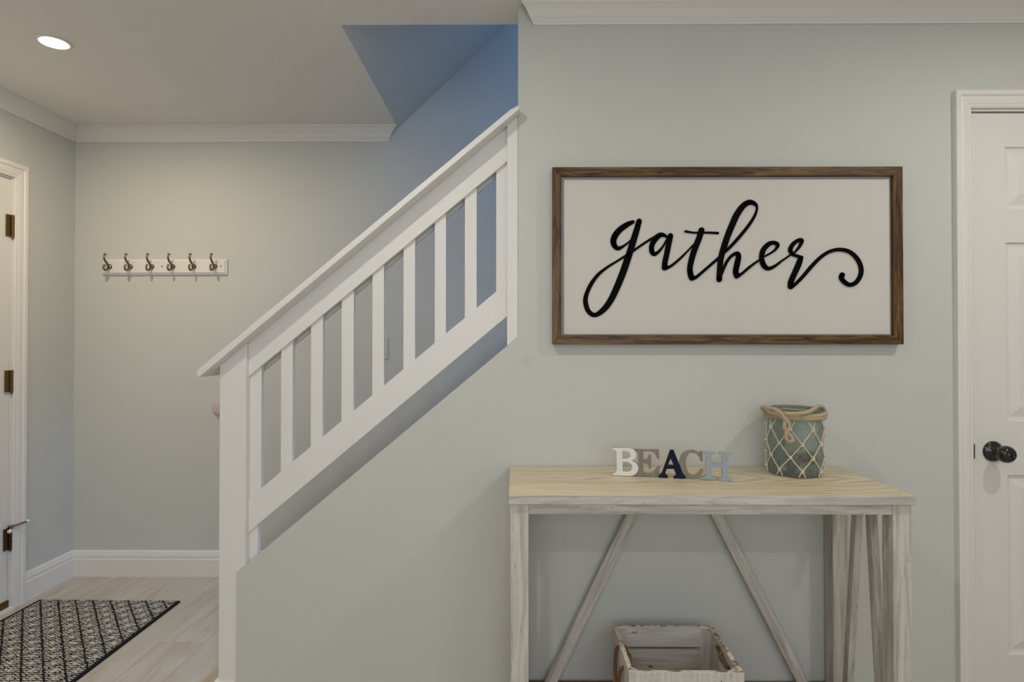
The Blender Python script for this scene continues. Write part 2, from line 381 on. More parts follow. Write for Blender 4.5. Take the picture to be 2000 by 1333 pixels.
# left wall with the entry door opening
EY1 = YB-.395; EY0 = EY1-.86; EZ = 2.02    # door opening in y, its head
def mapL(u, v, x): return Vector((x, u, v))
S(prism('wall_left', [(YF, 0), (EY0, 0), (EY0, EZ), (EY1, EZ), (EY1, 0), (YB, 0), (YB, CEIL), (YF, CEIL)], XL-.1, XL, M['wall'], mapf=mapL))
# wall behind the camera with a wide window
bm = bmesh.new()
add_box(bm, XL-.1, -1.4, YF-.1, YF, 0, CEIL); add_box(bm, 2.0, XR+.1, YF-.1, YF, 0, CEIL)
add_box(bm, -1.4, 2.0, YF-.1, YF, 0, .65); add_box(bm, -1.4, 2.0, YF-.1, YF, 2.25, CEIL)
S(link('wall_front', mesh_of(bm), M['wall']))
bm = bmesh.new()
for x in (-1.4, -.28, .85, 1.96): add_box(bm, x, x+.04, YF-.08, YF-.03, .65, 2.25)
for z in (.65, 1.43, 2.21): add_box(bm, -1.4, 2.0, YF-.078, YF-.032, z, z+.04)
S(link('window_1', mesh_of(bm), M['trim']))
# stairs behind the railing
st = []; x, z = -1.0, 0.0
pts = [(x, 0)]
for i in range(13):
    z += .192; pts.append((x-.025 if i >= 0 else x, z-.03)); pts[-1] = (x, z-.03); pts.append((x-.025, z-.03)); pts.append((x-.025, z)); x += .23; pts.append((x, z))
pts.append((x, z-.35)); pts.append((-.55, 0))
S(prism('floor_stairs', pts, WT, YB, simple('stair_wood', (.30, .27, .23), .5)))

# crown moulding, d = out of the wall, z = below the ceiling
CROWN = [(0, -.074), (.007, -.074), (.0085, -.067), (.012, -.064), (.013, -.060), (.020, -.052), (.030, -.034), (.041, -.022), (.046, -.018), (.0475, -.012), (.057, -.010), (.057, 0), (0, 0)]
def sweep(name, prof, a, b, out, cut_a, cut_b, mat, base):
    """moulding from a to b along a wall; out = wall normal; ends shifted by cut*d along the run"""
    a, b, out = Vector(a), Vector(b), Vector(out); d = (b-a).normalized(); bm = bmesh.new()
    A = [bm.verts.new(a + out*p + Vector((0, 0, base+q)) + d*(cut_a*p)) for p, q in prof]
    B = [bm.verts.new(b + out*p + Vector((0, 0, base+q)) + d*(cut_b*p)) for p, q in prof]
    n = len(prof)
    for i in range(n): bm.faces.new((A[i], B[i], B[(i+1) % n], A[(i+1) % n]))
    f = [bm.faces.new(A), bm.faces.new(list(reversed(B)))]
    for q in f: q.normal_update()
    bmesh.ops.triangulate(bm, faces=f, ngon_method='EAR_CLIP')
    return S(link(name, mesh_of(bm), mat))
xb = P(757, 274, YB).x
sweep('trim_1', CROWN, (XL, YB, 0), (xb, YB, 0), (0, -1, 0), 1, 1, M['trim'], CEIL)
sweep('trim_2', CROWN, (XL, YB, 0), (XL, YF, 0), (1, 0, 0), 1, -1, M['trim'], CEIL)
xc = P(1045, 47).x
sweep('trim_3', CROWN, (xc, 0, 0), (XR, 0, 0), (0, -1, 0), -1, -1, M['trim'], CEIL)
BASE = [(0, 0), (.014, 0), (.014, .090), (.0115, .0935), (.0115, .112), (.0095, .116), (.0075, .126), (.005, .133), (.003, .137), (0, .137)]
sweep('baseboard_back', BASE, (XL, YB, 0), (-1.02, YB, 0), (0, -1, 0), 1, 0, M['trim'], 0)
sweep('baseboard_left', BASE, (XL, YB, 0), (XL, EY1+.072, 0), (1, 0, 0), 1, 0, M['trim'], 0)
sweep('baseboard_left.001', BASE, (XL, EY0-.072, 0), (XL, YF, 0), (1, 0, 0), 0, -1, M['trim'], 0)
B2 = [(a, b*.74) for a, b in BASE]
sweep('baseboard_middle', B2, (kl.x+.001, 0, 0), (DX0-.065, 0, 0), (0, -1, 0), 0, 0, M['trim'], 0)
sweep('baseboard_middle.001', B2, (DX1+.065, 0, 0), (XR, 0, 0), (0, -1, 0), 0, 0, M['trim'], 0)

# door casings: mitred profile (a = outward from opening, h = out of the wall)
CAS = [(.004, 0), (.004, .010), (.010, .013), (.016, .0125), (.022, .015), (.040, .017), (.046, .0155), (.052, .021), (.066, .022), (.070, .020), (.070, 0)]
def casing(name, u0, u1, zt, f, prof, mat):
    bm = bmesh.new(); rows = []
    for a, h in prof:
        rows.append([bm.verts.new(f(u, z, h)) for u, z in ((u0-a, 0), (u0-a, zt+a), (u1+a, zt+a), (u1+a, 0))])
    n = len(rows)
    for i in range(n):
        A, B = rows[i], rows[(i+1) % n]
        for k in range(3): bm.faces.new((A[k], A[k+1], B[k+1], B[k]))
    bm.faces.new([r[0] for r in rows]); bm.faces.new([r[3] for r in reversed(rows)])
    return S(link(name, mesh_of(bm), mat))
CAS2 = [(a*.86, h) for a, h in CAS]
casing('trim_4', EY0, EY1, EZ, lambda u, z, h: Vector((XL+h, u, z)), CAS, M['trim'])
casing('trim_5', DX0, DX1, DZ, lambda u, z, h: Vector((u, -h, z)), CAS2, M['trim'])
# jambs lining both openings
bm = bmesh.new()
add_box(bm, XL-.1, XL+.001, EY1-.004, EY1+.002, 0, EZ); add_box(bm, XL-.1, XL+.001, EY0-.002, EY0+.004, 0, EZ); add_box(bm, XL-.1, XL+.001, EY0, EY1, EZ-.004, EZ+.002)
add_box(bm, XL-.1, XL+.03, EY0, EY1, 0, .012)
S(link('trim_6', mesh_of(bm), M['trim']))
bm = bmesh.new()
add_box(bm, DX0-.002, DX0+.004, -.001, WT, 0, DZ); add_box(bm, DX1-.004, DX1+.002, -.001, WT, 0, DZ); add_box(bm, DX0, DX1, -.001, WT, DZ-.004, DZ+.002)
add_box(bm, DX0+.004, DX0+.016, .046, .08, 0, DZ-.004); add_box(bm, DX1-.016, DX1-.004, .046, .08, 0, DZ-.004); add_box(bm, DX0+.004, DX1-.004, .046, .08, DZ-.016, DZ-.004)
S(link('trim_7', mesh_of(bm), M['trim']))

# six-panel door leaf: u across, v up, h = towards the viewer side
def panel_door(name, u0, u1, v0, v1, f, cols, rows, mat, thick=.036):
    bm = bmesh.new()
    us = sorted({u0, u1, *[c for p in cols for c in p]}); vs_ = sorted({v0, v1, *[r for p in rows for r in p]})
    def q(a, b, c, d): bm.faces.new([bm.verts.new(p) for p in (a, b, c, d)])
    for i in range(len(us)-1):
        for j in range(len(vs_)-1):
            a, b, c, d = us[i], us[i+1], vs_[j], vs_[j+1]
            if (a, b) in cols and (c, d) in rows:
                rings = [(0, 0), (.004, -.007), (.012, -.0085), (.016, -.0085), (.045, -.0015), (.046, -.0005)]
                pr = None
                for ins, dep in rings:
                    cur = [bm.verts.new(f(x, y, dep)) for x, y in ((a+ins, c+ins), (b-ins, c+ins), (b-ins, d-ins), (a+ins, d-ins))]
                    if pr:
                        for k in range(4): bm.faces.new((pr[k], pr[(k+1) % 4], cur[(k+1) % 4], cur[k]))
                    pr = cur
                bm.faces.new(pr)
            else: q(f(a, c, 0), f(b, c, 0), f(b, d, 0), f(a, d, 0))
    t = -thick
    q(f(u0, v0, t), f(u1, v0, t), f(u1, v1, t), f(u0, v1, t))
    q(f(u0, v0, 0), f(u1, v0, 0), f(u1, v0, t), f(u0, v0, t)); q(f(u0, v1, 0), f(u1, v1, 0), f(u1, v1, t), f(u0, v1, t))
    q(f(u0, v0, 0), f(u0, v1, 0), f(u0, v1, t), f(u0, v0, t)); q(f(u1, v0, 0), f(u1, v1, 0), f(u1, v1, t), f(u1, v0, t))
    bmesh.ops.remove_doubles(bm, verts=bm.verts, dist=1e-5)
    return S(link(name, mesh_of(bm), mat))
dx0, dx1 = DX0+.0065, DX1-.0065
zz = lambda y: P(1964, y).z
ps = .114; pw = ((dx1-dx0)-3*ps)/2
cols = [(dx0+ps, dx0+ps+pw), (dx1-ps-pw, dx1-ps)]
rows = [(zz(1282), zz(929)), (zz(824), zz(473)), (zz(408), zz(286))]
closet = panel_door('door_2', dx0, dx1, .01, DZ-.009, lambda u, v, h: Vector((u, .006-h, v)), cols, rows, M['door'])
kn = P(1939, 882, .006)
lathe('rosette', [(0, 0), (.034, 0), (.0345, -.003), (.031, -.007), (.026, -.010), (.016, -.013), (.013, -.018), (.0115, -.026), (0, -.026)], (kn.x, .006, kn.z), 'Y', M['black_gloss'], closet)
knob = lathe('knob', [(0, -.024), (.011, -.024), (.013, -.030), (.020, -.036), (.0265, -.045), (.0285, -.054), (.0270, -.063), (.021, -.071), (.013, -.0755), (.0125, -.0745), (.0115, -.0745), (.011, -.0755), (0, -.0765)], (kn.x, .006, kn.z), 'Y', M['black_gloss'], closet)
bm = bmesh.new(); add_box(bm, kn.x-.0015, kn.x+.0015, -.0738, -.0695, kn.z-.006, kn.z+.006); link('lock_button', mesh_of(bm), M['black_gloss'], knob)
lt = P(1904, 882, 0)
box('latch_plate', DX0+.0005, DX0+.0062, -.003, .03, lt.z-.024, lt.z+.024, M['dark'], closet)

# entry door, hinges on its right stile
ey1 = EY1-.006; ey0 = EY0+.006
ecols = [(ey0+.11, ey0+.11+.255), (ey1-.115-.255, ey1-.115)]
erows = [(.2, .8), (.98, 1.55), (1.67, 1.88)]
entry = panel_door('door_1', ey0, ey1, .02, EZ-.008, lambda u, v, h: Vector((XL-.004+h, u, v)), ecols, erows, M['door'])
for hy, extra in ((440, 0), (745, 0), (1053, 1)):
    d = EY1-CAM.y; hz = 1.25-(hy-668)*d/F
    bm = bmesh.new()
    for k in range(5):
        z0 = hz-.052+k*.0208; add_lathe(bm, [(0, z0), (.0068, z0+.0005), (.0068, z0+.0196), (0, z0+.0201)], (XL+.006, EY1-.003, 0), 'Z', 12)
    add_box(bm, XL-.002, XL+.003, EY1-.032, EY1+.001, hz-.05, hz+.05)
    h = link('hinge', mesh_of(bm), M['brass'] if not extra else M['bronze'], entry)
    lathe('finial', [(0, hz-.062), (.005, hz-.060), (.006, hz-.054), (0, hz-.052)], (XL+.006, EY1-.003, 0), 'Z', M['nickel'], h, n=12)
    if extra:                              # hinge-pin door stop
        bm = bmesh.new(); c = Vector((XL+.008, EY1-.003, hz+.056))
        add_lathe(bm, [(0, -.006), (.010, -.005), (.010, .005), (0, .006)], c, 'Z', 16)
        add_tube(bm, [c, c+Vector((.02, .03, .004)), c+Vector((.032, .052, .008))], .0045, 8)
        add_tube(bm, [c, c+Vector((.025, -.03, -.003)), c+Vector((.04, -.05, -.006))], .0045, 8)
        s = link('door_stop', mesh_of(bm), M['nickel'], h, smooth=True)
        bm = bmesh.new(); add_lathe(bm, [(0, -.007), (.0085, -.006), (.009, .004), (0, .007)], c+Vector((.034, .055, .008)), 'Y', 14); add_lathe(bm, [(0, -.007), (.0085, -.006), (.009, .004), (0, .007)], c+Vector((.042, -.053, -.006)), 'Y', 14)
        o = link('stop_pads', mesh_of(bm), M['rubber'], entry, smooth=True)
box('weather_sweep', XL-.003, XL+.004, ey0, ey1, .013, .045, M['brass'], entry)

# ------------------------------------------------------------------ stair railing
rl = empty('stair_railing', (P(455, 900).x, .03, 0))
tag(rl, 'white painted stair railing with flat cap rail, newel post and vertical balusters', 'railing')
NY = .0035; AY = .022; BY = .034
nl, nr = P(428.5, 900, NY).x, P(480, 900, NY).x
ptl = P(429.4, 714.6, NY); m_ = .838
cap_z = lambda x: ptl.z + m_*(x-ptl.x)             # underside of the cap rail
prism('newel_post', [(nl, 0), (nr, 0), (nr, cap_z(nr)), (nl, cap_z(nl))], NY, NY+.105, M['rail'], rl, bevel=.0015)
bm = bmesh.new(); add_box(bm, nl-.014, kl.x-.001, NY-.010, NY+.118, 0, .106); link('plinth', mesh_of(bm), M['rail'], rl, bevel=.003)
# right-hand half post against the wall
rx0 = P(990.3, 500, NY).x; rx1 = kc.x-.0005
kz = lambda x: kl.z + (kc.z-kl.z)*(x-kl.x)/(kc.x-kl.x)
prism('wall_post', [(rx0, kz(rx0)), (rx1, kz(rx1)), (rx1, cap_z(rx1)), (rx0, cap_z(rx0))], NY, NY+.105, M['rail'], rl, bevel=.0012)
# cap
a = P(400.5, 713, -.045); xa = ptl.x-.045; xe = kc.x+.004; th = .024
pts = [(xa, cap_z(xa)), (xa-.008, cap_z(xa)+.014), (xa-.004, cap_z(xa)+.024), (xe-.03, cap_z(xe-.03)+th), (xe, cap_z(xe-.012)+th), (xe, cap_z(xe))]
prism('cap_rail', pts, -.048, .150, M['rail'], rl, bevel=.0022)
def band(name, p0, p1, Y0, Y1, x0, x1, top=None, h=None, parent=rl, bev=.0012):
    """sloping board between x0 and x1 whose lower edge follows the line p0-p1"""
    f = lambda x: p0.z + (p1.z-p0.z)*(x-p0.x)/(p1.x-p0.x)
    g = (lambda x: f(x)+h) if h else top
    return prism(name, [(x0, f(x0)), (x1, f(x1)), (x1, g(x1)), (x0, g(x0))], Y0, Y1, M['rail'], parent, bevel=bev)
ap0, ap1 = P(483.2, 738, AY), P(988, 317.5, AY)
band('top_board', ap0, ap1, AY, AY+.019, nr, rx0, top=cap_z)
bt0, bt1 = P(483.2, 976.5, AY), P(969, 569.5, AY)
bb0, bb1 = P(483.2, 1042, AY), P(990, 618.5, AY)
ftop = lambda x: bt0.z + (bt1.z-bt0.z)*(x-bt0.x)/(bt1.x-bt0.x)
band('bottom_board', bb0, bb1, AY+.004, AY+.031, nr, rx0, top=ftop)
# boards on the stair side
off = Vector((0, 0, -.009))
band('back_top_board', ap0+off, ap1+off, BY+.034, BY+.050, nr, rx0, top=cap_z)
# balusters
edges = [(483, 511), (549, 572), (607.2, 630.6), (667, 690.8), (727, 749.8), (787.8, 810.6), (849, 871), (907.7, 931), (969, 990.6)]
fb = lambda x: ap0.z + (ap1.z-ap0.z)*(x-ap0.x)/(ap1.x-ap0.x)
for i, (e0, e1) in enumerate(edges):
    y = (680 if i < 5 else 560)
    x0, x1 = P(e0, y, BY).x, P(e1, y, BY).x
    if i == 0: x0 = nr
    if i == 8: x1 = rx0
    if i == 0:
        zb = lambda x: kz(x); xm = P(503.5, 1080, BY).x
        prism('baluster', [(x0, kz(x0)), (xm, kz(xm)), (xm, ftop(xm)-.02), (x1, ftop(x1)-.02), (x1, cap_z(x1)), (x0, cap_z(x0))], BY, BY+.022, M['rail'], rl, bevel=.001)
    else:
        prism('baluster', [(x0, ftop(x0)-.03), (x1, ftop(x1)-.03), (x1, cap_z(x1)-.0), (x0, cap_z(x0))], BY, BY+.022, M['rail'], rl, bevel=.001)
put(rl)

# ------------------------------------------------------------------ fixtures on the far wall
cr = empty('coat_rack', (P(320, 536, YB).x, YB, P(320, 536, YB).z))
tag(cr, 'white wall-mounted coat rack board with six curved double metal hooks', 'coat rack')
by = YB-.018
r0, r1 = P(198, 520, by), P(442, 520, by); zt_, zb_ = P(300, 506.5, by).z, P(300, 536.5, by).z
bm = bmesh.new()
ins = [(0, 0), (0, .010), (.007, .0135), (.010, .018)]
pr = None
for i_, d_ in ins:
    cur = [bm.verts.new((x, YB-d_, z)) for x, z in ((r0.x+i_, zb_+i_), (r1.x-i_, zb_+i_), (r1.x-i_, zt_-i_), (r0.x+i_, zt_-i_))]
    if pr:
        for k in range(4): bm.faces.new((pr[k], pr[(k+1) % 4], cur[(k+1) % 4], cur[k]))
    else: bm.faces.new(cur)
    pr = cur
bm.faces.new(pr)
link('board', mesh_of(bm), M['trim'], cr)
hb = P(300, 521.3, by).z
for i, hx in enumerate((214.3, 254.9, 296.5, 337.5, 378.8, 419.7)):
    x = P(hx, 521, by).x; c = Vector((x, by, hb)); bm = bmesh.new()
    add_lathe(bm, [(0, 0), (.0135, 0), (.0135, -.002), (.010, -.005), (.006, -.008), (0, -.009)], c, 'Y', 20)
    q = lambda o_, z_: c+Vector((0, -o_, z_))
    up = catmull([q(.003, .002), q(.014, .010), q(.027, .021), q(.039, .032), q(.044, .043), q(.042, .054), q(.038, .060)], 6)
    add_tube(bm, up, [.0064-.0024*k/(len(up)-1) for k in range(len(up))], 10)
    lo = catmull([q(.003, -.002), q(.014, -.012), q(.026, -.021), q(.037, -.022), q(.046, -.014), q(.047, -.004), q(.043, .002)], 6)
    add_tube(bm, lo, [.0060-.0018*k/(len(lo)-1) for k in range(len(lo))], 10)
    for b_, r_ in ((q(.037, .061), .0070), (q(.042, .003), .0060)):
        bmesh.ops.create_uvsphere(bm, u_segments=14, v_segments=8, radius=r_, matrix=Matrix.Translation(b_))
    link('hook', mesh_of(bm), M['nickel'], cr, smooth=True)
for sx_ in (316.5, 431.6):
    c = P(sx_, 520.5, by); lathe('screw', [(0, .001), (.0038, .001), (.0036, -.001), (0, -.0016)], (c.x, by, c.z), 'Y', M['dark'], cr, n=14)
put(cr)

c = P(428.5, 796, YB-.012)
dk = lathe('wall_disc', [(0, 0), (.0385, 0), (.040, -.002), (.040, -.014), (.038, -.018), (.033, -.0195), (0, -.020)], (0, 0, 0), 'Y', M['disc'])
dk.location = (c.x, YB, c.z)
tag(dk, 'small round white disc fixed to the far wall, half hidden by the newel post', 'wall disc')

sw = empty('light_switch', (P(745, 681, YB).x, YB, P(745, 681, YB).z))
tag(sw, 'ivory light switch plate on the stair wall, seen through the balusters', 'light switch')
x1 = P(757.5, 681, YB-.006).x
bm = bmesh.new(); add_box(bm, x1-.07, x1, YB-.006, YB, sw.location.z-.058, sw.location.z+.058); link('plate', mesh_of(bm), M['switch'], sw, bevel=.002)
bm = bmesh.new(); add_box(bm, x1-.040, x1-.030, YB-.014, YB-.005, sw.location.z-.010, sw.location.z+.012); link('toggle', mesh_of(bm), M['switch'], sw, bevel=.001)
put(sw)

# ------------------------------------------------------------------ recessed ceiling lights
def downlight(name, x, y, mat, label):
    o = empty(name, (x, y, CEIL)); tag(o, label, 'ceiling light', 'recessed ceiling lights')
    lathe('trim_ring', [(.0435, -.0005), (.059, -.0005), (.0595, -.002), (.056, -.004), (.046, -.005), (.0435, -.003), (.0430, -.0015)], (0, 0, 0), 'Z', M['trim'], o)
    lathe('lens', [(0, -.0008), (.0425, -.0008), (.0425, -.0025), (0, -.003)], (0, 0, 0), 'Z', mat, o)
    return o
dl = PZ(105.5, 82, CEIL)
downlight('recessed_light', dl.x, dl.y, M['lamp_hall'], 'round recessed ceiling light glowing in the hall ceiling, above the coat rack')
downlight('recessed_light', -.50, -.95, M['lamp_room'], 'round recessed ceiling light in the front room, left of the framed sign')
downlight('recessed_light', 1.66, -.92, M['lamp_room'], 'round recessed ceiling light in the front room, before the closet door')
downlight('recessed_light', -.50, -2.9, M['lamp_rear'], 'round recessed ceiling light in the front room, at the rear left')
downlight('recessed_light', 1.66, -2.9, M['lamp_rear'], 'round recessed ceiling light in the front room, at the rear right')

# ------------------------------------------------------------------ rug
ra, rb = PZ(352, 1174, .009), PZ(60, 1167, .009)
ang = math.atan2(ra.y-rb.y, ra.x-rb.x)
rg = bpy.data.objects.new('doormat', None)
bm = bmesh.new(); W_, D_ = .685, 1.10
add_box(bm, -W_+.014, -.014, -D_+.014, -.003, .0005, .009)
rug = link('doormat', mesh_of(bm), M['rug']); rug.location = (ra.x, ra.y, 0); rug.rotation_euler = (0, 0, -.012)
tag(rug, 'black and cream woven doormat lying on the pale floor by the entry door', 'rug')
bm = bmesh.new()
add_box(bm, -.014, 0, -D_, 0, .0005, .0085); add_box(bm, -W_, -W_+.014, -D_, 0, .0005, .0085)
add_box(bm, -W_+.014, -.014, -D_, -D_+.014, .0005, .0085); add_box(bm, -W_+.014, -.014, -.003, 0, .0005, .0085)
link('binding', mesh_of(bm), M['rug_edge'], rug)

# ------------------------------------------------------------------ framed sign
fy = -.030
fs = empty('framed_sign', (P(1422, 500).x, 0, P(1422, 500).z))
tag(fs, 'wide framed wall sign reading gather in black script, brown wood frame', 'wall sign')
A_, B_ = P(1079, 326.5, fy), P(1765.5, 673, fy)
X0, X1, Z0, Z1 = A_.x, B_.x, B_.z, A_.z; fw = .0300
def member(pts, ax, seed): prism('frame_side', pts, fy, -.002, M['walnut'], fs, bevel=.0012, grain=(ax, seed))
member([(X0, Z1), (X1, Z1), (X1-fw, Z1-fw), (X0+fw, Z1-fw)], (1, 0, 0), 1)
member([(X0, Z0), (X0+fw, Z0+fw), (X1-fw, Z0+fw), (X1, Z0)], (1, 0, 0), 2)
member([(X0, Z1), (X0+fw, Z1-fw), (X0+fw, Z0+fw), (X0, Z0)], (0, 0, 1), 3)
member([(X1, Z1), (X1, Z0), (X1-fw, Z0+fw), (X1-fw, Z1-fw)], (0, 0, 1), 4)
bm = bmesh.new()
for (x0, x1, z0, z1) in ((X0+fw, X1-fw, Z1-fw-.009, Z1-fw), (X0+fw, X1-fw, Z0+fw, Z0+fw+.003), (X0+fw, X0+fw+.009, Z0+fw+.003, Z1-fw-.009), (X1-fw-.006, X1-fw, Z0+fw+.003, Z1-fw-.009)):
    add_box(bm, x0, x1, -.012, -.003, z0, z1)
link('liner_shade', mesh_of(bm), M['liner_shade'], fs)  # liner strips round the panel, groove shadow put into their grey
by0 = -.016
box('panel', X0+fw+.009, X1-fw-.006, by0, -.003, Z0+fw+.003, Z1-fw-.009, M['board'], fs, bevel=.001)
G1 = lambda p: (1130+p[0]/5.127, 380+p[1]/5.127, p[2]/5.127)
G2 = lambda p: (1400+p[0]/5.127, 380+p[1]/5.127, p[2]/5.127)
strokes = {
 'g': [[G1(p) for p in [(545,275,36),(490,300,52),(420,348,60),(368,410,62),(349,465,60),(360,512,54),(395,540,42),(440,524,28),(490,488,20),(522,460,18)]],
       [G1(p) for p in [(607,268,54),(590,330,58),(560,430,62),(520,560,66),(487,660,68),(442,790,68),(385,930,66),(322,1060,62),(250,1155,56),(165,1208,44),(100,1170,48),(70,1080,48),(80,1000,42),(128,895,40),(200,800,34),(290,728,26),(380,672,22),(460,622,24),(500,600,22)]],
       [G1(p) for p in [(540,572,24),(620,515,24),(700,462,24),(765,425,26)]]],
 'a': [[G1(p) for p in [(888,425,24),(830,403,46),(772,442,58),(735,510,50),(735,570,50),(758,598,40),(800,575,30),(850,515,20),(890,440,18)]],
       [G1(p) for p in [(921,414,54),(905,490,54),(885,590,54),(866,680,54),(862,734,56)]],
       [G1(p) for p in [(862,734,56),(905,728,30),(950,700,26),(1020,640,24),(1090,570,18),(1150,505,16)]]],
 't': [[G1(p) for p in [(1232,358,58),(1207,440,58),(1167,540,58),(1133,650,56),(1116,740,54),(1122,800,56),(1134,838,54)]],
       [G1(p) for p in [(1134,838,54),(1170,832,36),(1200,812,30),(1290,735,28),(1400,640,28),(1440,605,26)]],
       [G1(p) for p in [(1072,370,24),(1150,382,18),(1230,382,20),(1320,383,22),(1395,387,24)]]],
 'h': [[G2(p) for p in [(85,575,28),(160,500,32),(240,410,32),(320,310,30),(380,215,26),(403,140,20),(385,97,36),(330,78,52),(268,112,58),(203,200,62),(153,310,62),(112,410,60),(75,520,60),(42,640,56),(30,760,54),(25,852,54)]],
       [G2(p) for p in [(45,815,18),(75,730,26),(112,658,28),(160,607,32),(208,592,42),(218,630,52),(204,700,56),(190,770,54),(200,816,54)]],
       [G2(p) for p in [(200,816,54),(250,795,28),(320,735,26),(390,682,22),(440,650,20)]]],
 'e': [[G2(p) for p in [(470,625,16),(540,588,20),(590,550,24),(610,507,38),(575,484,38),(520,498,46),(465,560,50),(450,640,48),(470,708,52),(512,742,40),(575,722,30),(650,667,20),(740,605,16)]]],
 'r': [[G2(p) for p in [(735,610,16),(780,580,20),(830,520,28),(852,465,38),(822,458,38),(768,495,40),(737,550,42),(757,597,34),(800,615,30),(848,632,36)]],
       [G2(p) for p in [(842,635,46),(820,700,56),(780,790,54),(745,870,54),(740,922,56)]],
       [G2(p) for p in [(740,922,56),(785,900,34),(860,825,34),(950,720,36),(1040,630,34),(1130,572,34),(1230,552,36),(1330,575,38),(1410,650,42),(1446,740,42),(1436,820,42),(1390,885,42),(1330,905,42),(1275,875,44),(1248,835,46),(1256,806,50)]]],
}
ly = by0-.003; cnt = 0
for ch in 'gather':
    bm = bmesh.new()
    for stv in strokes[ch]:
        cnt += 1; yy = ly-.00012*cnt
        pts = []
        for px, py, wd in stv:
            p = P(px, py, ly); pts.append((p.x, p.z, wd*1.97/F))
        path = catmull(pts, 8)
        L_, R_ = [], []
        for i, p in enumerate(path):
            a, b = path[max(i-1, 0)], path[min(i+1, len(path)-1)]
            t = Vector((b.x-a.x, b.y-a.y)); t.normalize(); n = Vector((-t.y, t.x)); h = p.z/2
            L_.append((p.x+n.x*h, p.y+n.y*h)); R_.append((p.x-n.x*h, p.y-n.y*h))
        for side_y, fl in ((yy, 0), (by0, 1)):
            pass
        lf = [bm.verts.new((x, yy, z)) for x, z in L_]; rf = [bm.verts.new((x, yy, z)) for x, z in R_]
        lb = [bm.verts.new((x, by0, z)) for x, z in L_]; rb_ = [bm.verts.new((x, by0, z)) for x, z in R_]
        for i in range(len(path)-1):
            bm.faces.new((lf[i], rf[i], rf[i+1], lf[i+1])); bm.faces.new((lf[i], lf[i+1], lb[i+1], lb[i])); bm.faces.new((rf[i], rb_[i], rb_[i+1], rf[i+1]))
        for p in path[::4]+[path[-1]]:
            h = p.z/2; ring = [(p.x+h*math.cos(2*PI*k/18), p.y+h*math.sin(2*PI*k/18)) for k in range(18)]
            f_ = [bm.verts.new((x, yy-.00005, z)) for x, z in ring]; g_ = [bm.verts.new((x, by0, z)) for x, z in ring]
            bm.faces.new(f_)
            for k in range(18): bm.faces.new((f_[k], g_[k], g_[(k+1) % 18], f_[(k+1) % 18]))
    link('letter', mesh_of(bm), M['black'], fs)
put(fs)

# ------------------------------------------------------------------ console table
TZ = .832; TX0, TX1 = -.020, 1.083; TY0, TY1 = -.380, -.004
tb = empty('console_table', ((TX0+TX1)/2, -.19, 0))
tag(tb, 'whitewashed wooden console table with braced legs standing under the framed sign', 'console table')
ttop = box('tabletop', TX0, TX1, TY0, TY1, TZ-.025, TZ, [M['tabletop'], M['whitewash']], tb, bevel=.0012, grain=((1, 0, 0), 0))
for p in ttop.data.polygons:
    if abs(p.normal.z) < .5: p.material_index = 1
LX0, LX1 = TX0+.004, TX1-.006; LW = .050; LY0, LY1 = TY0+.010, -.012
zl_ = TZ-.025
sd = 10
for (x, y) in ((LX0, LY0), (LX1-LW, LY0), (LX0, LY1-LW), (LX1-LW, LY1-LW)):
    sd += 1; box('leg', x, x+LW, y, y+LW, 0, zl_, M['whitewash'], tb, bevel=.0015, grain=((0, 0, 1), sd))
AH = .030
box('front_apron', LX0+LW, LX1-LW, LY0+.003, LY0+.024, zl_-AH, zl_, M['whitewash'], tb, bevel=.001, grain=((1, 0, 0), 21))
box('back_apron', LX0+LW, LX1-LW, LY1-.024, LY1-.003, zl_-AH, zl_, M['whitewash'], tb, bevel=.001, grain=((1, 0, 0), 22))
for x in (LX0+.012, LX1-.034): box('side_apron', x, x+.022, LY0+LW, LY1-LW, zl_-AH, zl_, M['whitewash'], tb, bevel=.001, grain=((0, 1, 0), 23+x))
SZ = .121
box('shelf', LX0+.005, LX1-.005, LY0+.003, LY1-.002, SZ-.025, SZ, M['shelf'], tb, bevel=.001, grain=((1, 0, 0), 25))
# inverted-V braces of the back
YBR = 1.95+CAM.y
for (t0, t1) in (((1235, 1005), (1077.5, 1333)), ((1401, 1007), (1567.5, 1333))):
    a, b = P(*t0, YBR), P(*t1, YBR); d = (b-a)/(b.z-a.z)
    a = a + d*(zl_-AH-a.z+.006); b = b + d*(SZ-b.z)
    hw = .0195
    prism('brace', [(a.x-hw, a.z), (a.x+hw, a.z), (b.x+hw, b.z), (b.x-hw, b.z)], YBR-.001, YBR+.019, M['whitewash'], tb, bevel=.001, grain=((b-a), 30+a.x))
# steep A braces of both ends
for ex in (LX0+.004, LX1-.044):
    for (yt, yb2) in ((1.808, 1.875), (1.746, 1.690)):
        yt += CAM.y; yb2 += CAM.y
        prism('brace', [(yt-.013, zl_-AH+.004), (yt+.013, zl_-AH+.004), (yb2+.013, SZ), (yb2-.013, SZ)], ex, ex+.021, M['whitewash'], tb, bevel=.001, grain=((0, yb2-yt, -.65), 40+yt), mapf=mapL)
put(tb)

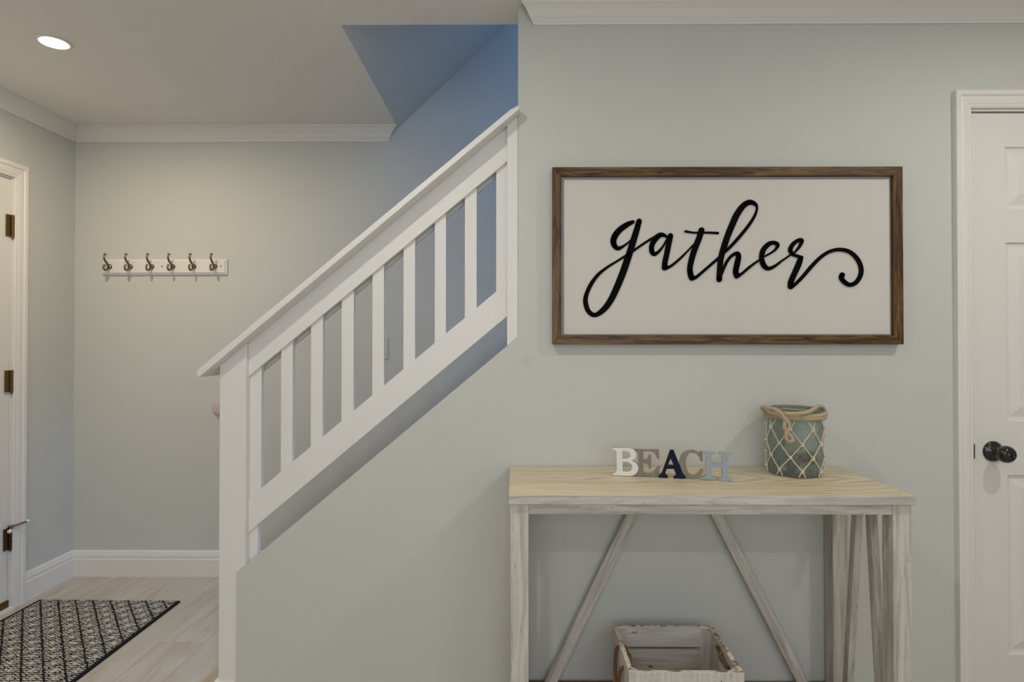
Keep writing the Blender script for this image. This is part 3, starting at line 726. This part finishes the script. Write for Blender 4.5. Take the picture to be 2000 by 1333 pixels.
# ------------------------------------------------------------------ crate on the shelf
CX0, CX1 = .312, .630; CY0, CY1 = 1.638+CAM.y, 1.908+CAM.y; CZ0, CZ1 = SZ+.001, .337
ct = empty('storage_crate', ((CX0+CX1)/2, (CY0+CY1)/2, CZ0))
tag(ct, 'distressed white wooden crate with rope handles on the lower shelf of the console table', 'crate')
def slat(name, x0, x1, y0, y1, z0, z1, mat, ax, seed, rim=True):
    o = box(name, x0, x1, y0, y1, z0, z1-(.0 if not rim else .0), [mat, M['crate_edge']], ct, bevel=.001, grain=(ax, seed))
    for p in o.data.polygons:
        if p.normal.z > .9 and rim: p.material_index = 1
T_ = .011
hs = [(CZ1-.064, CZ1), (CZ0+.07, CZ1-.075), (CZ0, CZ0+.06)]
for k, (z0, z1) in enumerate(hs):
    slat('slat', CX0, CX1, CY0, CY0+T_, z0, z1, M['crate_rough'], (1, 0, 0), 50+k, k == 0)
    slat('slat', CX0, CX1, CY1-T_, CY1, z0, z1, M['crate'], (1, 0, 0), 60+k, k == 0)
for k, (x0, x1) in enumerate(((CX0, CX0+.013), (CX1-.013, CX1))):
    slat('end_panel', x0, x1, CY0+T_, CY1-T_, CZ0, CZ1, M['crate'], (0, 1, 0), 70+k)
box('bottom', CX0+.013, CX1-.013, CY0+T_, CY1-T_, CZ0, CZ0+.010, M['crate'], ct, grain=((1, 0, 0), 75))
cw_ = .030
for k, (cx, cy, sx_, sy_) in enumerate(((CX0+.0132, CY0+T_, 1, 1), (CX1-.0132, CY0+T_, -1, 1), (CX0+.0132, CY1-T_, 1, -1), (CX1-.0132, CY1-T_, -1, -1))):
    bm = bmesh.new(); lo = []; hi = []
    for (u, v) in ((0, 0), (cw_, 0), (0, cw_*.9)):
        lo.append(bm.verts.new((cx+sx_*u, cy+sy_*v, CZ0+.010))); hi.append(bm.verts.new((cx+sx_*u, cy+sy_*v, CZ1-.006)))
    bm.faces.new(lo); bm.faces.new(hi)
    for i in range(3): bm.faces.new((lo[i], lo[(i+1) % 3], hi[(i+1) % 3], hi[i]))
    link('corner_post', mesh_of(bm), M['crate'], ct, grain=((0, 0, 1), 80+k))
ya, yb_ = 1.802+CAM.y, 1.718+CAM.y; zr = CZ1-.017
for sgn, xo, xi in ((-1, CX0, CX0+.013), (1, CX1, CX1-.013)):
    bm = bmesh.new()
    add_rope(bm, [(xi-sgn*.004, ya, zr), (xo+sgn*.004, ya, zr-.001), (xo+sgn*.010, ya-.004, zr-.02), (xo+sgn*.012, ya-.006, zr-.06), (xo+sgn*.012, ya-.02, zr-.095), (xo+sgn*.013, (ya+yb_)/2, zr-.112), (xo+sgn*.012, yb_+.02, zr-.095), (xo+sgn*.012, yb_+.010, zr-.05), (xo+sgn*.006, yb_, zr-.018), (xi-sgn*.004, yb_, zr-.012)], .0056, .020)
    add_rope(bm, [(xi-sgn*.006, ya+.006, zr+.001), (xi-sgn*.008, ya-.03, zr-.003), (xi-sgn*.008, yb_+.02, zr-.009), (xi-sgn*.006, yb_-.006, zr-.012)], .0050, .020)
    add_rope(bm, [(xi-sgn*.006, (ya+yb_)/2+.004, zr+.006), (xi-sgn*.014, (ya+yb_)/2, zr-.003), (xi-sgn*.006, (ya+yb_)/2-.006, zr-.016)], .0045, .018)
    link('rope_handle', mesh_of(bm), M['rope_dark'], ct, smooth=True)
put(ct)

# ------------------------------------------------------------------ BEACH word sign
b0 = PZ(1199, 929.2, TZ); b1 = PZ(1429, 940.3, TZ)
wd = (b1-b0); wd.z = 0; wl = wd.length; wd.normalize(); wn = Vector((wd.y, -wd.x, 0))      # wn: towards the viewer
ws = empty('word_sign', ((b0+b1)/2)); ws.location.z = TZ
tag(ws, 'freestanding painted wooden word sign spelling BEACH on the console table', 'word sign')
def on_sign(cx, cy, offs):
    px, py = 1185+cx/7.692, 860+cy/7.692; d = ray(px, py); o = b0 + wn*offs
    t = (o-CAM).dot(wn)/d.dot(wn); p = CAM+d*t
    return ((p-b0).dot(wd), p.z)
def letter(outer, holes, offs, thick, face, seed):
    cu = bpy.data.curves.new('l', 'CURVE'); cu.dimensions = '2D'; cu.fill_mode = 'BOTH'; cu.extrude = thick/2; cu.resolution_u = 6
    for pl in [outer]+holes:
        s = cu.splines.new('POLY'); q = [on_sign(x, y, offs) for x, y in pl]; s.points.add(len(q)-1)
        for i, (u, z) in enumerate(q): s.points[i].co = (u, max(z, TZ+.0008), 0, 1)
        s.use_cyclic_u = True
    o = bpy.data.objects.new('tmp', cu); COL.objects.link(o); bpy.context.view_layer.update()
    dg = bpy.context.evaluated_depsgraph_get(); me = bpy.data.meshes.new_from_object(o.evaluated_get(dg)); bpy.data.objects.remove(o); me.materials.clear()
    for v in me.vertices:
        u, z, e = v.co; v.co = b0 + wd*u + wn*(offs-thick/2+e) + Vector((0, 0, z-b0.z))
    ob = link('letter', me, [face, M['mdf']], ws, grain=((0, 0, 1), seed)); me.update()
    for p in me.polygons: p.material_index = 0 if p.normal.dot(wn) > .5 else 1
    return ob
def sm(pts, per=5): return [(v.x, v.y) for v in catmull([(x, y, 0) for x, y in pts], per, True)]
def arc(pts, per=5):
    return [(v.x, v.y) for v in catmull([(x, y, 0) for x, y in pts], per)]
B_out = [(92, 118), *arc([(340, 118), (405, 145), (440, 205), (425, 270), (380, 312)]), *arc([(402, 322), (452, 360), (476, 425), (455, 490), (405, 530), (340, 542)]), (90, 530), (90, 508), (140, 482), (150, 455), (150, 195), (140, 160), (92, 142)]
B_h1 = [(234, 165), *arc([(290, 165), (335, 182), (356, 218), (340, 258), (300, 277)]), (234, 280)]
B_h2 = [(238, 325), *arc([(310, 328), (360, 355), (383, 405), (365, 452), (320, 474)]), (238, 470)]
E_out = [(410, 138), (783, 140), (792, 292), (766, 290), *arc([(748, 262), (720, 205), (680, 178), (640, 172)]), (552, 172), (550, 298), *arc([(580, 295), (615, 275), (632, 225)]), (668, 226), (668, 432), (636, 432), *arc([(628, 395), (605, 362), (580, 352)]), (550, 350), (550, 488), *arc([(640, 496), (700, 478), (742, 432), (768, 384)]), (805, 400), (780, 552), (412, 538), (415, 522), (452, 508), (466, 480), (466, 205), (452, 175), (410, 160)]
A_out = [(952, 145), (1003, 145), (1148, 505), (1187, 545), (1187, 579), (1003, 573), (1003, 545), (1040, 520), (1030, 490), (1010, 437), (905, 434), (882, 485), (888, 512), (920, 540), (918, 571), (778, 561), (778, 528), (820, 505), (835, 470)]
A_h = [(960, 283), (1003, 376), (920, 373)]
C_out = [(1408, 168), (1442, 168), (1447, 326), (1412, 326), *arc([(1398, 275), (1350, 215), (1270, 194), (1215, 235), (1194, 330), (1203, 430), (1240, 500), (1300, 524), (1370, 490), (1415, 428)]), *arc([(1456, 455), (1435, 512), (1375, 565), (1290, 585), (1190, 555), (1120, 470), (1092, 340), (1115, 230), (1180, 170), (1270, 148), (1345, 160), (1390, 188)])]
H_out = [(1430, 176), (1635, 180), (1635, 212), (1585, 222), (1575, 240), (1575, 352), (1735, 358), (1735, 248), (1722, 230), (1680, 218), (1680, 186), (1885, 190), (1885, 222), (1840, 236), (1830, 255), (1830, 552), (1842, 578), (1888, 592), (1888, 620), (1680, 610), (1680, 582), (1722, 568), (1735, 548), (1735, 414), (1575, 408), (1575, 530), (1588, 556), (1635, 568), (1635, 603), (1424, 594), (1424, 566), (1470, 552), (1485, 530), (1485, 245), (1475, 222), (1434, 208)]
letter(B_out, [B_h1, B_h2], .005, .016, M['white_letter'], 1)['label'] = 'white letter B'
letter(E_out, [], 0, .014, M['taupe'], 2)['label'] = 'taupe wood grain letter E'
letter(A_out, [A_h], .005, .016, M['navy'], 3)['label'] = 'navy letter A'
letter(C_out, [], 0, .014, M['taupe'], 4)['label'] = 'taupe wood grain letter C'
letter(H_out, [], .005, .016, M['blue_letter'], 5)['label'] = 'pale blue letter H'
put(ws)

# ------------------------------------------------------------------ netted jar
JX, JY = .886, 1.882+CAM.y; JZ = TZ+.0008; JR = .0805
jar = empty('glass_jar', (JX, JY, JZ))
tag(jar, 'sea-green glass jar in a knotted cord net with a thick rope round its neck', 'jar')
H_ = .208
prof = [(0, 0), (.070, 0), (.077, .004), (JR, .014), (JR, .150), (.0785, .166), (.073, .176), (.0715, .184), (.0735, .194), (.0765, H_-.002), (.0755, H_), (.0735, H_-.001), (.0705, .194), (.0685, .184), (.070, .175), (.0755, .164), (.0772, .150), (.0772, .016), (.072, .008), (0, .007)]
bm = bmesh.new()
add_lathe(bm, prof, (0, 0, 0), 'Z', 72, wob=lambda t, h: .0012*noise.noise(Vector((math.cos(t)*4, math.sin(t)*4, h*45))))
link('jar_body', mesh_of(bm), M['glass'], jar, smooth=True)
bm = bmesh.new()
NC = 8; rows_z = [.149, .104, .062, .022]; phi0 = -PI/2 + .20
def cyl(t, h, r): return Vector((r*math.cos(t), r*math.sin(t), h))
def rad(h): return JR+.0028 if h < .155 else JR+.0028-(h-.155)*.35
def cordseg(t0, h0, t1, h1):
    add_tube(bm, [cyl(t0+(t1-t0)*k/5, h0+(h1-h0)*k/5, rad(h0+(h1-h0)*k/5)) for k in range(6)], .0017, 6)
knots = []
for r_i, h in enumerate(rows_z):
    for c_i in range(NC):
        t = phi0 + (c_i + (.5 if r_i % 2 else 0))*2*PI/NC; knots.append((t, h))
        st_ = PI/NC
        if r_i == 0: cordseg(t, h, t-st_*.45, .176); cordseg(t, h, t+st_*.45, .176)
        if r_i < 3: cordseg(t, h, t-st_, rows_z[r_i+1]); cordseg(t, h, t+st_, rows_z[r_i+1])
        else: cordseg(t, h, t-st_*.3, .004); cordseg(t, h, t+st_*.3, .004)
link('net', mesh_of(bm), M['cord'], jar, smooth=True)
for t, h in knots:
    bm = bmesh.new()
    for dz, tilt in ((-.0028, .5), (.0026, -.4)):
        c = cyl(t, h+dz, rad(h)+.0012); ra_ = Vector((math.cos(t), math.sin(t), 0)); ta = Vector((-math.sin(t), math.cos(t), 0)); up_ = (Vector((0, 0, 1))+ta*tilt).normalized()
        ring = [c + ra_*(.0034*math.cos(a_)) + ta.cross(Vector((0, 0, 0)))+(ta*(.0042*math.sin(a_))) + Vector((0, 0, 1))*(.0042*math.sin(a_)*tilt) for a_ in [2*PI*k/10 for k in range(10)]]
        add_tube(bm, ring, .0023, 6, closed=True)
    bmesh.ops.create_icosphere(bm, subdivisions=1, radius=.0034, matrix=Matrix.Translation(cyl(t, h, rad(h)+.001)))
    link('knot', mesh_of(bm), M['cord'], jar, smooth=True)
bm = bmesh.new()
def wrap(z0, ex, ey, amp, ph, n=16, zl=0):
    return [(ex*math.cos(t), ey*math.sin(t), z0+amp*math.sin(t+ph)+zl*math.cos(t)) for t in [2*PI*k/n for k in range(n)]]
p1 = wrap(.196, .090, .082, .006, 0, zl=.001); add_rope(bm, p1+[p1[0]], .0068, .024, per=8)
p2 = wrap(.183, .087, .083, .001, 1, zl=-.002); add_rope(bm, p2+[p2[0]], .0066, .024, per=8)
link('neck_rope', mesh_of(bm), M['rope'], jar, smooth=True)
bm = bmesh.new()
def J(px, py, d):
    p = P(px, py, d+CAM.y); return p-Vector((JX, JY, JZ))
# handle: from the left of the neck over the front, loop at the right
add_rope(bm, [J(1500, 806, 1.90), J(1488, 797, 1.86), J(1497, 796, 1.82), J(1514, 800, 1.795), J(1527, 809, 1.788), J(1533, 822, 1.784), J(1532, 834, 1.783), J(1538, 845, 1.783), J(1546, 855, 1.782), J(1549, 862, 1.782)], .0060, .022)
add_rope(bm, [J(1527, 812, 1.782), J(1540, 826, 1.779), J(1541, 838, 1.779), J(1535, 847, 1.779), J(1536, 858, 1.779), J(1541, 863, 1.780), J(1548, 862, 1.780)], .0052, .022)
add_rope(bm, [J(1532, 808, 1.786), J(1550, 809, 1.782), J(1572, 807, 1.79), J(1588, 801, 1.805), J(1598, 794, 1.83), J(1607, 796, 1.85), J(1609, 804, 1.86), J(1602, 812, 1.85), J(1590, 817, 1.815)], .0062, .022)
link('rope_handle', mesh_of(bm), M['rope'], jar, smooth=True)
# shells in the jar
def shell(loc, rot, sc3, mat, label, kind):
    bm = bmesh.new()
    if kind == 'fan':                    # ribbed scallop
        n, m2 = 40, 8; c0 = bm.verts.new((0, -.022, .002)); prev = None; c1 = bm.verts.new((0, -.022, -.001))
        top, bot = [], []
        for j in range(1, m2+1):
            rt, rb2 = [], []
            for i in range(n+1):
                a_ = math.radians(-70+140*i/n); rr = .044*j/m2*(1-.05*abs(math.sin(a_))); bump_ = .0012*math.sin(i*PI*.9)
                z_ = .012*math.sin(PI*min(1, j/m2*.75+.2))*math.cos(a_*.9)+bump_
                rt.append(bm.verts.new((rr*math.sin(a_), -.022+rr*math.cos(a_), z_))); rb2.append(bm.verts.new((rr*math.sin(a_), -.022+rr*math.cos(a_), z_-.003)))
            top.append(rt); bot.append(rb2)
        for i in range(n): bm.faces.new((c0, top[0][i], top[0][i+1])); bm.faces.new((c1, bot[0][i+1], bot[0][i]))
        for A, sgn in ((top, 1), (bot, -1)):
            for j in range(m2-1):
                for i in range(n): bm.faces.new((A[j][i], A[j+1][i], A[j+1][i+1], A[j][i+1]))
        for i in range(n): bm.faces.new((top[-1][i], bot[-1][i], bot[-1][i+1], top[-1][i+1]))
        for j in range(m2-1):
            for e in (0, n): bm.faces.new((top[j][e], bot[j][e], bot[j+1][e], top[j+1][e]))
        for e in (0, n): bm.faces.new((c0, c1, bot[0][e], top[0][e]))
    else:                                # coiled snail: tapering tube on a shrinking helix
        pts, rs = [], []
        for k in range(60):
            t = k/59; a_ = t*PI*6; R_ = .016*(1-t)**1.1; pts.append(Vector((R_*math.cos(a_), R_*math.sin(a_), .036*t**.8))); rs.append(.0155*(1-t)**1.05+.0008)
        add_tube(bm, pts, rs, 12)
    o = link('sea_shell', mesh_of(bm), mat, smooth=True); o.location = loc; o.rotation_euler = rot; o.scale = (sc3,)*3
    tag(o, label, 'shell', 'shells inside the glass jar'); return o
jb = Vector((JX, JY, JZ))
shell(jb+Vector((-.024, -.030, .086)), (1.35, .15, .30), .86, M['shell_tan'], 'pale tan ribbed fan shell, uppermost in the glass jar, left side', 'fan')
shell(jb+Vector((-.022, -.034, .040)), (.35, .1, .3), .92, M['shell_brown'], 'dark brown coiled shell in the middle of the glass jar', 'coil')
shell(jb+Vector((.028, -.030, .044)), (.5, .1, 1.5), 1.0, M['shell_brown'], 'dark brown coiled shell at the right of the glass jar', 'coil')
shell(jb+Vector((-.046, -.020, .012)), (0, 0, .6), .62, M['shell_grey'], 'grey coiled shell low at the left of the glass jar', 'coil')
shell(jb+Vector((-.006, -.052, .014)), (0, 0, 2.2), .50, M['shell_tan'], 'small tan coiled shell low in the middle of the glass jar', 'coil')
shell(jb+Vector((.044, -.026, .012)), (0, 0, .8), .62, M['shell_grey'], 'grey coiled shell low at the right of the glass jar', 'coil')
shell(jb+Vector((.006, .030, .016)), (0, 0, .2), .75, M['shell_brown'], 'brown coiled shell at the back of the glass jar', 'coil')
